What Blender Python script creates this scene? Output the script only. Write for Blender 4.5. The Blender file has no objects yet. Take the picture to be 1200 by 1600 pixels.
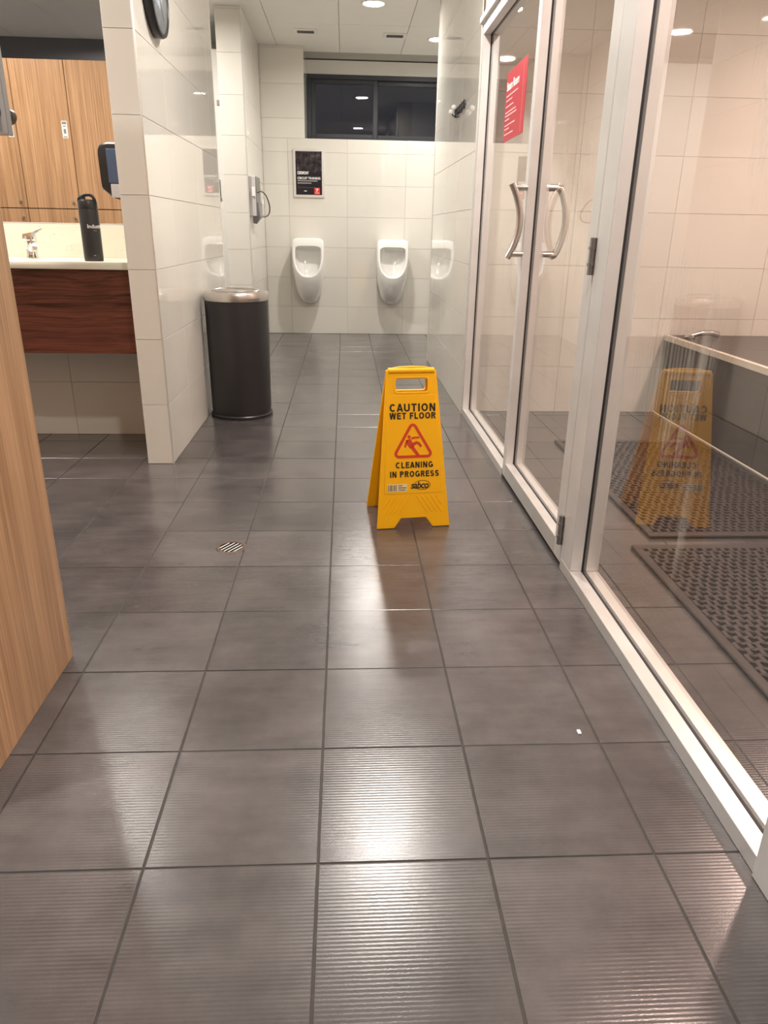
import bpy, bmesh, math, random
from mathutils import Vector, Matrix
random.seed(7)
PI = math.pi
S = bpy.context.scene
COL = S.collection

# ------------------------------------------------------------------ camera
cam = bpy.data.cameras.new('camera'); camo = bpy.data.objects.new('camera', cam); COL.objects.link(camo)
cam.sensor_fit = 'VERTICAL'; cam.sensor_height = 36.0; cam.lens = 1129.188 * 36 / 1600
cam.clip_start = 0.02; cam.clip_end = 60
_p, _y, _r = 0.371361, 0.0568313, 0.0179239
Fw = Vector((math.sin(_y)*math.cos(_p), math.cos(_y)*math.cos(_p), -math.sin(_p)))
R0 = Vector((math.cos(_y), -math.sin(_y), 0)); U0 = R0.cross(Fw)
Rt = R0*math.cos(_r) + U0*math.sin(_r); Up = -R0*math.sin(_r) + U0*math.cos(_r)
M = Matrix((Rt, Up, -Fw)).transposed().to_4x4(); M.translation = (0, 0, 1.030788)
camo.matrix_world = M
S.camera = camo

# ------------------------------------------------------------------ world (night outside) and exposure
W = bpy.data.worlds.new('night'); S.world = W; W.use_nodes = True
W.node_tree.nodes['Background'].inputs[0].default_value = (0.010, 0.012, 0.018, 1)
W.node_tree.nodes['Background'].inputs[1].default_value = 1.0
S.view_settings.view_transform = 'Standard'; S.view_settings.look = 'None'
S.view_settings.gamma = 1.0; S.view_settings.use_curve_mapping = False
S.view_settings.exposure = 0.55

WARM = (1.0, 0.945, 0.88)
PINK = (1.0, 0.70, 0.61)
LAMP_W = 24.0           # watts of one corridor downlight
# (x, y, ceiling height, watts, colour, words for its label)
LAMPS = [
    (0.22, 6.44, 2.62, LAMP_W*0.9, WARM, 'round recessed downlight in corridor ceiling between the two air vents and camera'),
    (0.83, 7.46, 2.62, LAMP_W*0.42, WARM, 'round recessed downlight in far right ceiling corner near the window'),
    (0.22, 3.45, 2.62, LAMP_W*1.0, WARM, 'round recessed corridor downlight, reflected in the dark window, second from the far end'),
    (0.22, 1.15, 2.62, LAMP_W*0.9, WARM, 'round recessed corridor downlight nearest the viewer'),
    (-1.52, 3.20, 2.62, LAMP_W*1.0, WARM, 'round recessed downlight above the vanity counter'),
    (-2.5, 2.45, 2.62, LAMP_W*0.8, WARM, 'round recessed downlight before the wooden lockers'),
    (-1.55, 5.9, 2.62, LAMP_W*1.0, WARM, 'round recessed downlight behind the tiled partition'),
    (-1.9, 0.45, 2.62, LAMP_W*1.5, WARM, 'added unseen downlight behind the lockers, brightening the grey wall'),  # added lamp, lifts the grey wall and ceiling seen in the mirror
    (2.40, 2.75, 2.40, LAMP_W*1.2, PINK, 'warm downlight over the steam room bench'),
    (1.35, 1.75, 2.40, LAMP_W*0.65, PINK, 'warm downlight over the nearer steam room mat'),
]

# ------------------------------------------------------------------ helpers
def link(o, parent=None):
    COL.objects.link(o)
    if parent is not None: o.parent = parent
    return o
def empty(name, loc=(0, 0, 0), rz=0, parent=None):
    o = bpy.data.objects.new(name, None); o.location = loc; o.rotation_euler = (0, 0, rz); o.empty_display_size = .05
    return link(o, parent)
def tag(o, label=None, cat=None, group=None, kind=None):
    if label: o['label'] = label
    if cat: o['category'] = cat
    if group: o['group'] = group
    if kind: o['kind'] = kind
    return o
def smooth(me, ang=0.6):
    for p in me.polygons: p.use_smooth = True
    try: me.set_sharp_from_angle(angle=ang)
    except Exception: pass
def obj(name, bm, mat, parent=None, loc=None, sm=True, ang=0.6):
    me = bpy.data.meshes.new(name); bm.normal_update(); bm.to_mesh(me); bm.free()
    if sm: smooth(me, ang)
    me.materials.append(mat)
    o = bpy.data.objects.new(name, me)
    if loc: o.location = loc
    return link(o, parent)
def mobj(name, me, parent=None, loc=None, rot=None):
    o = bpy.data.objects.new(name, me)
    if loc is not None: o.location = loc
    if rot is not None: o.rotation_euler = rot
    return link(o, parent)
def bx(x0, x1, y0, y1, z0, z1, bev=0, seg=1, bm=None):
    own = bm is None
    if own: bm = bmesh.new()
    g = bmesh.ops.create_cube(bm, size=1.0)
    vs = g['verts']
    for v in vs:
        v.co = Vector(((x0+x1)/2 + v.co.x*(x1-x0), (y0+y1)/2 + v.co.y*(y1-y0), (z0+z1)/2 + v.co.z*(z1-z0)))
    if bev > 0:
        es = list({e for v in vs for e in v.link_edges})
        bmesh.ops.bevel(bm, geom=es, offset=bev, segments=seg, affect='EDGES', profile=0.5)
    return bm
def lathe(prof, n=40, cx=0, cy=0, cz=0, axis='Z', bm=None):
    if bm is None: bm = bmesh.new()
    rings = []
    for r, z in prof:
        ring = []
        for i in range(n):
            a = 2*PI*i/n; c, s = r*math.cos(a), r*math.sin(a)
            if axis == 'Z': p = (cx+c, cy+s, cz+z)
            elif axis == 'X': p = (cx+z, cy+c, cz+s)
            else: p = (cx+s, cy+z, cz+c)
            ring.append(bm.verts.new(p))
        rings.append(ring)
    for a, b in zip(rings, rings[1:]):
        for i in range(n):
            j = (i+1) % n
            bm.faces.new((a[i], a[j], b[j], b[i]))
    if prof[0][0] > 1e-6: bm.faces.new(list(reversed(rings[0])))
    if prof[-1][0] > 1e-6: bm.faces.new(rings[-1])
    bmesh.ops.remove_doubles(bm, verts=bm.verts, dist=1e-6)
    return bm
def tube(pts, rad, n=12, bm=None, caps=True):
    if bm is None: bm = bmesh.new()
    pts = [Vector(p) for p in pts]
    if not hasattr(rad, '__len__'): rad = [rad]*len(pts)
    rings = []; prev = None
    for i, p in enumerate(pts):
        t = (pts[min(i+1, len(pts)-1)] - pts[max(i-1, 0)]).normalized()
        if prev is None:
            u = t.cross(Vector((0, 0, 1)))
            if u.length < 1e-3: u = t.cross(Vector((1, 0, 0)))
        else: u = prev - t*prev.dot(t)
        u.normalize(); prev = u; v = t.cross(u)
        rings.append([bm.verts.new(p + (u*math.cos(2*PI*k/n) + v*math.sin(2*PI*k/n))*rad[i]) for k in range(n)])
    for a, b in zip(rings, rings[1:]):
        for k in range(n):
            j = (k+1) % n; bm.faces.new((a[k], a[j], b[j], b[k]))
    if caps:
        bm.faces.new(list(reversed(rings[0]))); bm.faces.new(rings[-1])
    return bm
def spline(ctrl, n=8):
    P = [Vector(c) for c in ctrl]; out = []
    for i in range(len(P)-1):
        a = P[max(i-1, 0)]; b = P[i]; c = P[i+1]; d = P[min(i+2, len(P)-1)]
        for k in range(n):
            t = k/n
            out.append(0.5*((2*b) + (c-a)*t + (2*a-5*b+4*c-d)*t*t + (-a+3*b-3*c+d)*t**3))
    out.append(P[-1]); return out
def loft(rings, bm=None, cap0=True, cap1=True):
    if bm is None: bm = bmesh.new()
    V = [[bm.verts.new(p) for p in r] for r in rings]; n = len(V[0])
    for a, b in zip(V, V[1:]):
        for i in range(n):
            j = (i+1) % n; bm.faces.new((a[i], a[j], b[j], b[i]))
    if cap0: bm.faces.new(list(reversed(V[0])))
    if cap1: bm.faces.new(V[-1])
    bmesh.ops.recalc_face_normals(bm, faces=bm.faces)
    return bm
_dg = bpy.context.evaluated_depsgraph_get
def curve_mesh(cu, name):
    t = bpy.data.objects.new('tmp', cu); COL.objects.link(t)
    me = bpy.data.meshes.new_from_object(t.evaluated_get(_dg()))
    bpy.data.objects.remove(t); bpy.data.curves.remove(cu)
    me.name = name
    return me
def plate(name, loops, thick, bevel, mat):
    """flat plate with holes in local XY, thickness along Z (centred)"""
    cu = bpy.data.curves.new(name, 'CURVE'); cu.dimensions = '2D'; cu.fill_mode = 'BOTH'
    cu.extrude = max(thick/2 - bevel, 1e-5); cu.bevel_depth = bevel; cu.bevel_resolution = 1; cu.offset = -bevel
    for L in loops:
        s = cu.splines.new('POLY'); s.points.add(len(L)-1); s.use_cyclic_u = True
        for p, q in zip(s.points, L): p.co = (q[0], q[1], 0, 1)
    me = curve_mesh(cu, name); me.materials.clear(); me.materials.append(mat); return me
def text_mesh(txt, size, mat, bold=0.0, extrude=0.0004, align='CENTER', spacing=1.0, sx=1.0, shear=0.0):
    cu = bpy.data.curves.new('txt', 'FONT'); cu.body = txt; cu.size = size; cu.align_x = align; cu.align_y = 'CENTER'
    cu.offset = bold*size; cu.extrude = extrude; cu.space_character = spacing; cu.shear = shear; cu.resolution_u = 3
    me = curve_mesh(cu, 'lettering')
    if sx != 1.0:
        for v in me.vertices: v.co.x *= sx
    me.materials.clear(); me.materials.append(mat); return me
def _arc(cx, cy, rx, ry, a0, a1, n=14): return [(cx+rx*math.cos(math.radians(a0+(a1-a0)*k/n)), cy+ry*math.sin(math.radians(a0+(a1-a0)*k/n))) for k in range(n+1)]
def glyph(c, t):
    h = t/2; q = (.5-h)/2
    W_ = {'C': .72, 'A': .74, 'U': .70, 'T': .62, 'I': t, 'O': .78, 'N': .70, 'W': .98, 'E': .60, 'F': .56, 'L': .54, 'R': .68, 'G': .76, 'P': .64, 'S': .66, ' ': .26}
    w = W_[c]; D = {
    'C': [_arc(w/2, .5, w/2-h, .5-h, 42, 318, 24)], 'O': [_arc(w/2, .5, w/2-h, .5-h, 0, 375, 32)],
    'U': [[(h, 1), (h, w/2)] + _arc(w/2, w/2, w/2-h, w/2-h, 180, 360)[1:] + [(w-h, 1)]],
    'T': [[(0, 1-h), (w, 1-h)], [(w/2, 1-h), (w/2, 0)]], 'I': [[(h, 0), (h, 1)]],
    'A': [[(h*.9, 0), (w/2-h*.1, 1)], [(w-h*.9, 0), (w/2+h*.1, 1)], [(w*.2, .28), (w*.8, .28)]],
    'N': [[(h, 0), (h, 1)], [(w-h, 0), (w-h, 1)], [(h*1.1, 1), (w-h*1.1, 0)]],
    'W': [[(h*.9, 1), (w*.27, 0)], [(w*.27, 0), (w/2, 1)], [(w/2, 1), (w*.73, 0)], [(w*.73, 0), (w-h*.9, 1)]],
    'E': [[(h, 0), (h, 1)], [(h, h), (w, h)], [(h, .52), (w*.92, .52)], [(h, 1-h), (w, 1-h)]],
    'F': [[(h, 0), (h, 1)], [(h, .50), (w*.9, .50)], [(h, 1-h), (w, 1-h)]], 'L': [[(h, 0), (h, 1)], [(h, h), (w, h)]],
    'P': [[(h, 0), (h, 1)], [(h, 1-h), (w*.55, 1-h)] + _arc(w*.55, .70, w*.45-h, .30-h, 90, -90)[1:] + [(h, .40+h)]],
    'R': [[(h, 0), (h, 1)], [(h, 1-h), (w*.55, 1-h)] + _arc(w*.55, .72, w*.43-h, .28-h, 90, -90)[1:] + [(h, .44+h)], [(w*.52, .5), (w-h*.8, 0)]],
    'G': [_arc(w/2, .5, w/2-h, .5-h, 42, 345, 24), [(w-h, .10), (w-h, .50)], [(w-h*.2, .50-h*.6), (w*.54, .50-h*.6)]],
    'S': [_arc(w/2, .5+q, w/2-h, q, 25, 270, 14) + _arc(w/2, .5-q, w/2-h, q, 90, -155, 14)[1:]], ' ': []}
    return w, D[c]
def stroke_text(txt, cap, width, mat, t=.19, gap=.12):
    """bold grotesque capitals drawn as even strokes, set to a given width; flat print in XY, centred"""
    P_, F_ = [], []; x = 0.0
    for k_, c in enumerate(txt):
        w, strokes = glyph(c, t)
        for st in strokes:
            n = len(st); base = len(P_)
            for i, p in enumerate(st):
                a = Vector(st[max(i-1, 0)]); b = Vector(st[min(i+1, n-1)]); d = (b-a).normalized(); nr = Vector((-d.y, d.x))*t/2
                P_ += [(x+p[0]+nr.x, p[1]+nr.y), (x+p[0]-nr.x, p[1]-nr.y)]
            F_ += [(base+2*i+1, base+2*i+3, base+2*i+2, base+2*i) for i in range(n-1)]
        x += w + gap - (.07 if c == 'A' or (k_ + 1 < len(txt) and txt[k_+1] == 'A') else 0)
    x -= gap
    me = bpy.data.meshes.new('lettering'); me.from_pydata([((px/x-.5)*width, (py-.5)*cap, 0) for px, py in P_], [], F_); me.materials.append(mat); return me
def rrect(w, h, r, cx=0, cy=0, n=5):
    out = []
    for qx, qy, a0 in ((1, 1, 0), (-1, 1, PI/2), (-1, -1, PI), (1, -1, 1.5*PI)):
        for k in range(n+1):
            a = a0 + PI/2*k/n
            out.append((cx + qx*(w/2-r) + r*math.cos(a), cy + qy*(h/2-r) + r*math.sin(a)))
    return out
def circ(r, cx=0, cy=0, n=24, sx=1, sy=1): return [(cx+r*sx*math.cos(2*PI*k/n), cy+r*sy*math.sin(2*PI*k/n)) for k in range(n)]

# ------------------------------------------------------------------ materials
def new_mat(name):
    m = bpy.data.materials.new(name); m.use_nodes = True
    nt = m.node_tree; b = nt.nodes['Principled BSDF']
    return m, nt, b
def N(nt, t, **kw):
    n = nt.nodes.new(t)
    for k, v in kw.items():
        if k.startswith('i_'): n.inputs[k[2:].replace('_', ' ')].default_value = v
        else: setattr(n, k, v)
    return n
def plain(name, col, rough=.5, metal=0.0, spec=.5, coat=0.0, noise=0.0, nscale=6, bump=0.0, bscale=60, rvar=0.0):
    m, nt, b = new_mat(name); L = nt.links
    b.inputs['Base Color'].default_value = (*col, 1); b.inputs['Roughness'].default_value = rough
    b.inputs['Metallic'].default_value = metal; b.inputs['Specular IOR Level'].default_value = spec
    b.inputs['Coat Weight'].default_value = coat; b.inputs['Coat Roughness'].default_value = .08
    tc = N(nt, 'ShaderNodeTexCoord')
    if noise > 0:
        nz = N(nt, 'ShaderNodeTexNoise', i_Scale=nscale, i_Detail=5.0); L.new(tc.outputs['Object'], nz.inputs['Vector'])
        mx = N(nt, 'ShaderNodeMixRGB'); mx.inputs[1].default_value = (*[c*(1-noise) for c in col], 1); mx.inputs[2].default_value = (*[min(1, c*(1+noise)) for c in col], 1)
        L.new(nz.outputs['Fac'], mx.inputs[0]); L.new(mx.outputs[0], b.inputs['Base Color'])
        if rvar > 0:
            mr = N(nt, 'ShaderNodeMapRange'); mr.inputs['To Min'].default_value = rough-rvar; mr.inputs['To Max'].default_value = rough+rvar
            L.new(nz.outputs['Fac'], mr.inputs['Value']); L.new(mr.outputs[0], b.inputs['Roughness'])
    if bump > 0:
        n2 = N(nt, 'ShaderNodeTexNoise', i_Scale=bscale, i_Detail=3.0); L.new(tc.outputs['Object'], n2.inputs['Vector'])
        bp = N(nt, 'ShaderNodeBump', i_Strength=bump, i_Distance=.002); L.new(n2.outputs['Fac'], bp.inputs['Height']); L.new(bp.outputs[0], b.inputs['Normal'])
    return m
def emis(name, col, s):
    m, nt, b = new_mat(name)
    b.inputs['Base Color'].default_value = (*col, 1); b.inputs['Emission Color'].default_value = (*col, 1); b.inputs['Emission Strength'].default_value = s
    return m
def wall_tile_mat():
    m, nt, b = new_mat('glazed_wall_tile'); L = nt.links
    oi = N(nt, 'ShaderNodeObjectInfo'); mx = N(nt, 'ShaderNodeMixRGB')
    mx.inputs[1].default_value = (.73, .70, .635, 1); mx.inputs[2].default_value = (.77, .74, .675, 1)
    L.new(oi.outputs['Random'], mx.inputs[0]); L.new(mx.outputs[0], b.inputs['Base Color'])
    b.inputs['Roughness'].default_value = .025; b.inputs['IOR'].default_value = 1.56
    geo = N(nt, 'ShaderNodeNewGeometry'); nz = N(nt, 'ShaderNodeTexNoise', i_Scale=4.0, i_Detail=2.0); L.new(geo.outputs['Position'], nz.inputs['Vector'])
    bp = N(nt, 'ShaderNodeBump', i_Strength=.06, i_Distance=.01); L.new(nz.outputs['Fac'], bp.inputs['Height']); L.new(bp.outputs[0], b.inputs['Normal'])
    return m
def floor_tile_mat():
    m, nt, b = new_mat('ribbed_floor_tile'); L = nt.links
    geo = N(nt, 'ShaderNodeNewGeometry'); oi = N(nt, 'ShaderNodeObjectInfo')
    # colour: cloudy grey brown, a little different from tile to tile
    n1 = N(nt, 'ShaderNodeTexNoise', i_Scale=5.0, i_Detail=8.0, i_Roughness=.62); L.new(geo.outputs['Position'], n1.inputs['Vector'])
    mp = N(nt, 'ShaderNodeMapping'); mp.inputs['Scale'].default_value = (5, 26, 1); L.new(geo.outputs['Position'], mp.inputs['Vector'])
    n2 = N(nt, 'ShaderNodeTexNoise', i_Scale=1.0, i_Detail=4.0); L.new(mp.outputs[0], n2.inputs['Vector'])
    ad = N(nt, 'ShaderNodeMath', operation='ADD'); sc = N(nt, 'ShaderNodeMath', operation='MULTIPLY'); sc.inputs[1].default_value = .55; L.new(n2.outputs['Fac'], sc.inputs[0]); s1 = N(nt, 'ShaderNodeMath', operation='MULTIPLY'); s1.inputs[1].default_value = 1.45; L.new(n1.outputs['Fac'], s1.inputs[0]); L.new(s1.outputs[0], ad.inputs[0]); L.new(sc.outputs[0], ad.inputs[1])
    cr = N(nt, 'ShaderNodeValToRGB'); cr.color_ramp.elements[0].position = .36; cr.color_ramp.elements[0].color = (.052, .045, .045, 1)
    cr.color_ramp.elements[1].position = .68; cr.color_ramp.elements[1].color = (.100, .087, .085, 1)
    hf = N(nt, 'ShaderNodeMath', operation='MULTIPLY'); hf.inputs[1].default_value = .5; L.new(ad.outputs[0], hf.inputs[0]); L.new(hf.outputs[0], cr.inputs[0])
    hv = N(nt, 'ShaderNodeHueSaturation'); mr = N(nt, 'ShaderNodeMapRange'); mr.inputs['To Min'].default_value = .9; mr.inputs['To Max'].default_value = 1.1
    L.new(oi.outputs['Random'], mr.inputs['Value']); L.new(mr.outputs[0], hv.inputs['Value']); L.new(cr.outputs[0], hv.inputs['Color']); L.new(hv.outputs[0], b.inputs['Base Color'])
    # wet sheen: smoother where the film of water lies
    n3 = N(nt, 'ShaderNodeTexNoise', i_Scale=2.2, i_Detail=4.0); L.new(geo.outputs['Position'], n3.inputs['Vector'])
    rr = N(nt, 'ShaderNodeMapRange'); rr.inputs['From Min'].default_value = .35; rr.inputs['From Max'].default_value = .65
    rr.inputs['To Min'].default_value = .17; rr.inputs['To Max'].default_value = .255
    L.new(n3.outputs['Fac'], rr.inputs['Value']); L.new(rr.outputs[0], b.inputs['Roughness'])
    b.inputs['IOR'].default_value = 1.5; b.inputs['Coat Weight'].default_value = .5; b.inputs['Coat Roughness'].default_value = .25; b.inputs['Coat IOR'].default_value = 1.45
    # grit; the ribs 7 mm apart are in the tile mesh
    n4 = N(nt, 'ShaderNodeTexNoise', i_Scale=420.0, i_Detail=2.0); L.new(geo.outputs['Position'], n4.inputs['Vector'])
    b2 = N(nt, 'ShaderNodeBump', i_Strength=1.0, i_Distance=.00013); L.new(n4.outputs['Fac'], b2.inputs['Height'])
    L.new(b2.outputs[0], b.inputs['Normal']); L.new(b2.outputs[0], b.inputs['Coat Normal'])
    return m
def wood_mat(name, dark, light, axis='Z', fine=120, rough=.35, wav=0.0, worldpos=False):
    m, nt, b = new_mat(name); L = nt.links
    tc = N(nt, 'ShaderNodeTexCoord'); mp = N(nt, 'ShaderNodeMapping')
    sc = [fine]*3; sc['XYZ'.index(axis)] = fine*.012
    mp.inputs['Scale'].default_value = sc
    src = tc.outputs['Object']
    if worldpos: src = N(nt, 'ShaderNodeNewGeometry').outputs['Position']
    if wav > 0:
        dn = N(nt, 'ShaderNodeTexNoise', i_Scale=2.5, i_Detail=2.0); L.new(src, dn.inputs['Vector'])
        sc2 = N(nt, 'ShaderNodeVectorMath', operation='SCALE'); sc2.inputs['Scale'].default_value = wav; L.new(dn.outputs['Color'], sc2.inputs[0])
        av = N(nt, 'ShaderNodeVectorMath', operation='ADD'); L.new(src, av.inputs[0]); L.new(sc2.outputs[0], av.inputs[1]); src = av.outputs[0]
    L.new(src, mp.inputs['Vector'])
    n1 = N(nt, 'ShaderNodeTexNoise', i_Scale=1.0, i_Detail=3.0, i_Roughness=.6); L.new(mp.outputs[0], n1.inputs['Vector'])
    mp2 = N(nt, 'ShaderNodeMapping'); mp2.inputs['Scale'].default_value = [s*.16 for s in sc]; L.new(src, mp2.inputs['Vector'])
    n2 = N(nt, 'ShaderNodeTexNoise', i_Scale=1.0, i_Detail=3.0); L.new(mp2.outputs[0], n2.inputs['Vector'])
    mx = N(nt, 'ShaderNodeMixRGB'); mx.inputs[0].default_value = .4; L.new(n1.outputs['Fac'], mx.inputs[1]); L.new(n2.outputs['Fac'], mx.inputs[2])
    cr = N(nt, 'ShaderNodeValToRGB'); cr.color_ramp.elements[0].position = .36; cr.color_ramp.elements[0].color = (*dark, 1)
    cr.color_ramp.elements[1].position = .62; cr.color_ramp.elements[1].color = (*light, 1)
    L.new(mx.outputs[0], cr.inputs[0]); L.new(cr.outputs[0], b.inputs['Base Color'])
    b.inputs['Roughness'].default_value = rough
    bp = N(nt, 'ShaderNodeBump', i_Strength=.08, i_Distance=.001); L.new(n1.outputs['Fac'], bp.inputs['Height']); L.new(bp.outputs[0], b.inputs['Normal'])
    return m
def glass_mat(name, tint=(.97, .98, .97), stain=0.0, rough=0.0, f0=.13):
    m = bpy.data.materials.new(name); m.use_nodes = True; nt = m.node_tree; L = nt.links
    nt.nodes.remove(nt.nodes['Principled BSDF']); out = nt.nodes['Material Output']
    tr = N(nt, 'ShaderNodeBsdfTransparent'); tr.inputs[0].default_value = (*tint, 1)
    gl = N(nt, 'ShaderNodeBsdfGlossy'); gl.inputs['Roughness'].default_value = rough; gl.inputs[0].default_value = (1, 1, 1, 1)
    lw = N(nt, 'ShaderNodeLayerWeight', i_Blend=.5)
    pw = N(nt, 'ShaderNodeMath', operation='POWER'); pw.inputs[1].default_value = 5.0; L.new(lw.outputs['Facing'], pw.inputs[0])
    ma = N(nt, 'ShaderNodeMath', operation='MULTIPLY_ADD'); ma.inputs[1].default_value = 1-f0; ma.inputs[2].default_value = f0; L.new(pw.outputs[0], ma.inputs[0])
    gb = N(nt, 'ShaderNodeNewGeometry'); nb = N(nt, 'ShaderNodeMath', operation='SUBTRACT'); nb.inputs[0].default_value = 1.0; L.new(gb.outputs['Backfacing'], nb.inputs[1])
    mm = N(nt, 'ShaderNodeMath', operation='MULTIPLY'); L.new(ma.outputs[0], mm.inputs[0]); L.new(nb.outputs[0], mm.inputs[1])
    mx = N(nt, 'ShaderNodeMixShader'); L.new(mm.outputs[0], mx.inputs[0]); L.new(tr.outputs[0], mx.inputs[1]); L.new(gl.outputs[0], mx.inputs[2])
    last = mx
    if stain > 0:   # dried run marks of hard water
        geo = N(nt, 'ShaderNodeNewGeometry')
        mp = N(nt, 'ShaderNodeMapping'); mp.inputs['Scale'].default_value = (1, 55, 2.0); L.new(geo.outputs['Position'], mp.inputs['Vector'])
        n1 = N(nt, 'ShaderNodeTexNoise', i_Scale=1.0, i_Detail=5.0, i_Roughness=.6); L.new(mp.outputs[0], n1.inputs['Vector'])
        mp2 = N(nt, 'ShaderNodeMapping'); mp2.inputs['Scale'].default_value = (1, 5.0, 1.9); mp2.inputs['Location'].default_value = (0, 1.3, .35); L.new(geo.outputs['Position'], mp2.inputs['Vector'])
        n2 = N(nt, 'ShaderNodeTexNoise', i_Scale=1.0, i_Detail=3.0); L.new(mp2.outputs[0], n2.inputs['Vector'])
        r1 = N(nt, 'ShaderNodeMapRange'); r1.inputs['From Min'].default_value = .50; r1.inputs['From Max'].default_value = .66; L.new(n1.outputs['Fac'], r1.inputs['Value'])
        r2 = N(nt, 'ShaderNodeMapRange'); r2.inputs['From Min'].default_value = .56; r2.inputs['From Max'].default_value = .68; L.new(n2.outputs['Fac'], r2.inputs['Value'])
        mu = N(nt, 'ShaderNodeMath', operation='MULTIPLY'); L.new(r1.outputs[0], mu.inputs[0]); L.new(r2.outputs[0], mu.inputs[1])
        ms = N(nt, 'ShaderNodeMath', operation='MULTIPLY_ADD'); ms.inputs[1].default_value = stain; ms.inputs[2].default_value = .003; L.new(mu.outputs[0], ms.inputs[0])
        df = N(nt, 'ShaderNodeBsdfDiffuse'); df.inputs[0].default_value = (.62, .58, .52, 1)
        m2 = N(nt, 'ShaderNodeMixShader'); L.new(ms.outputs[0], m2.inputs[0]); L.new(mx.outputs[0], m2.inputs[1]); L.new(df.outputs[0], m2.inputs[2]); last = m2
    L.new(last.outputs[0], out.inputs['Surface'])
    return m
def terrazzo():
    m, nt, b = new_mat('cream_speckled_stone'); L = nt.links
    tc = N(nt, 'ShaderNodeTexCoord'); v = N(nt, 'ShaderNodeTexVoronoi', i_Scale=70.0); L.new(tc.outputs['Object'], v.inputs['Vector'])
    n = N(nt, 'ShaderNodeTexNoise', i_Scale=30.0, i_Detail=3.0); L.new(tc.outputs['Object'], n.inputs['Vector'])
    cr = N(nt, 'ShaderNodeValToRGB'); cr.color_ramp.elements[0].position = .16; cr.color_ramp.elements[0].color = (.26, .22, .15, 1)
    cr.color_ramp.elements[1].position = .26; cr.color_ramp.elements[1].color = (.74, .70, .58, 1)
    ad = N(nt, 'ShaderNodeMath', operation='MULTIPLY_ADD'); ad.inputs[1].default_value = .55; L.new(n.outputs['Fac'], ad.inputs[0]); ad.inputs[2].default_value = -.12
    a2 = N(nt, 'ShaderNodeMath', operation='ADD'); L.new(v.outputs['Distance'], a2.inputs[0]); L.new(ad.outputs[0], a2.inputs[1])
    L.new(a2.outputs[0], cr.inputs[0]); L.new(cr.outputs[0], b.inputs['Base Color']); b.inputs['Roughness'].default_value = .2
    return m
def poster_mat():
    m, nt, b = new_mat('poster_print'); L = nt.links
    tc = N(nt, 'ShaderNodeTexCoord'); sp = N(nt, 'ShaderNodeSeparateXYZ'); L.new(tc.outputs['Object'], sp.inputs[0])
    mp = N(nt, 'ShaderNodeMapping'); mp.inputs['Scale'].default_value = (26, 1, 17); L.new(tc.outputs['Object'], mp.inputs['Vector'])
    n = N(nt, 'ShaderNodeTexNoise', i_Scale=1.0, i_Detail=6.0, i_Roughness=.7); L.new(mp.outputs[0], n.inputs['Vector'])
    cr = N(nt, 'ShaderNodeValToRGB'); E_ = cr.color_ramp.elements
    E_[0].position = .42; E_[0].color = (.012, .010, .012, 1); E_[1].position = .75; E_[1].color = (.34, .29, .27, 1)
    e = E_.new(.58); e.color = (.06, .045, .05, 1)
    L.new(n.outputs['Fac'], cr.inputs[0])
    mr = N(nt, 'ShaderNodeMapRange'); mr.inputs['From Min'].default_value = .0; mr.inputs['From Max'].default_value = .05; L.new(sp.outputs['Z'], mr.inputs['Value'])
    mx = N(nt, 'ShaderNodeMixRGB'); mx.inputs[1].default_value = (.016, .014, .018, 1); L.new(mr.outputs[0], mx.inputs[0]); L.new(cr.outputs[0], mx.inputs[2])
    L.new(mx.outputs[0], b.inputs['Base Color']); b.inputs['Roughness'].default_value = .2
    return m

WT = wall_tile_mat(); FT = floor_tile_mat()
GROUT_F = plain('dark_floor_grout', (.034, .029, .027), .7, noise=.4, nscale=40)
GROUT_W = plain('pale_wall_grout', (.62, .57, .49), .8)
PAINT = plain('white_ceiling_board', (.78, .76, .71), .75, noise=.03, bump=.05, bscale=200)
WHITE = plain('white_paint', (.80, .78, .74), .45, noise=.03)
GREYW = plain('dark_grey_painted_wall', (.11, .11, .122), .6, noise=.1)
TRIM = plain('bright_aluminium_trim', (.80, .78, .75), .28, metal=.5, noise=.05, nscale=20)
ALU = plain('satin_aluminium', (.70, .685, .67), .42, metal=.4, noise=.10, nscale=9, bump=.05, bscale=150, rvar=.08)
ALUW = plain('pale_aluminium', (.74, .72, .70), .42, metal=.75, noise=.08, nscale=12, rvar=.08)
GASK = plain('black_gasket', (.015, .014, .015), .6)
GLASS = glass_mat('steam_room_glass', stain=.32)
WGLASS = glass_mat('night_window_glass', tint=(.85, .87, .9), f0=.07)
WFRAME = plain('charcoal_window_frame', (.045, .050, .060), .4)
STEEL = plain('brushed_steel', (.60, .57, .54), .28, metal=1.0, noise=.08, nscale=30)
CHROME = plain('chrome', (.82, .82, .82), .08, metal=1.0)
DSTEEL = plain('worn_dark_steel', (.35, .34, .33), .35, metal=.9)
LOCKW = wood_mat('oak_stripe_laminate', (.27, .14, .066), (.52, .31, .165), 'Z', 230, .34, worldpos=True)
VANW = wood_mat('red_brown_veneer', (.032, .010, .008), (.145, .046, .030), 'X', 95, .22, wav=.05)
STONE = terrazzo()
CERAM = plain('white_ceramic', (.86, .85, .82), .09, coat=.4)
BLACKP = plain('black_plastic', (.016, .015, .016), .35)
BLACKM = plain('matt_black_coating', (.019, .017, .018), .42, noise=.1)
YEL = plain('yellow_plastic', (1.0, .48, .003), .38, noise=.02, nscale=12, spec=.3)
INK = plain('black_print', (.022, .014, .008), .5)
REDINK = plain('red_print', (.66, .045, .012), .45)
REDSIGN = plain('red_sign_print', (.46, .026, .042), .35)
WHITEINK = plain('white_print', (.88, .86, .84), .5)
PINKINK = plain('pale_pink_print', (.86, .42, .42), .5)
STICK = plain('sticker_paper', (.82, .66, .36), .5)
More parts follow.
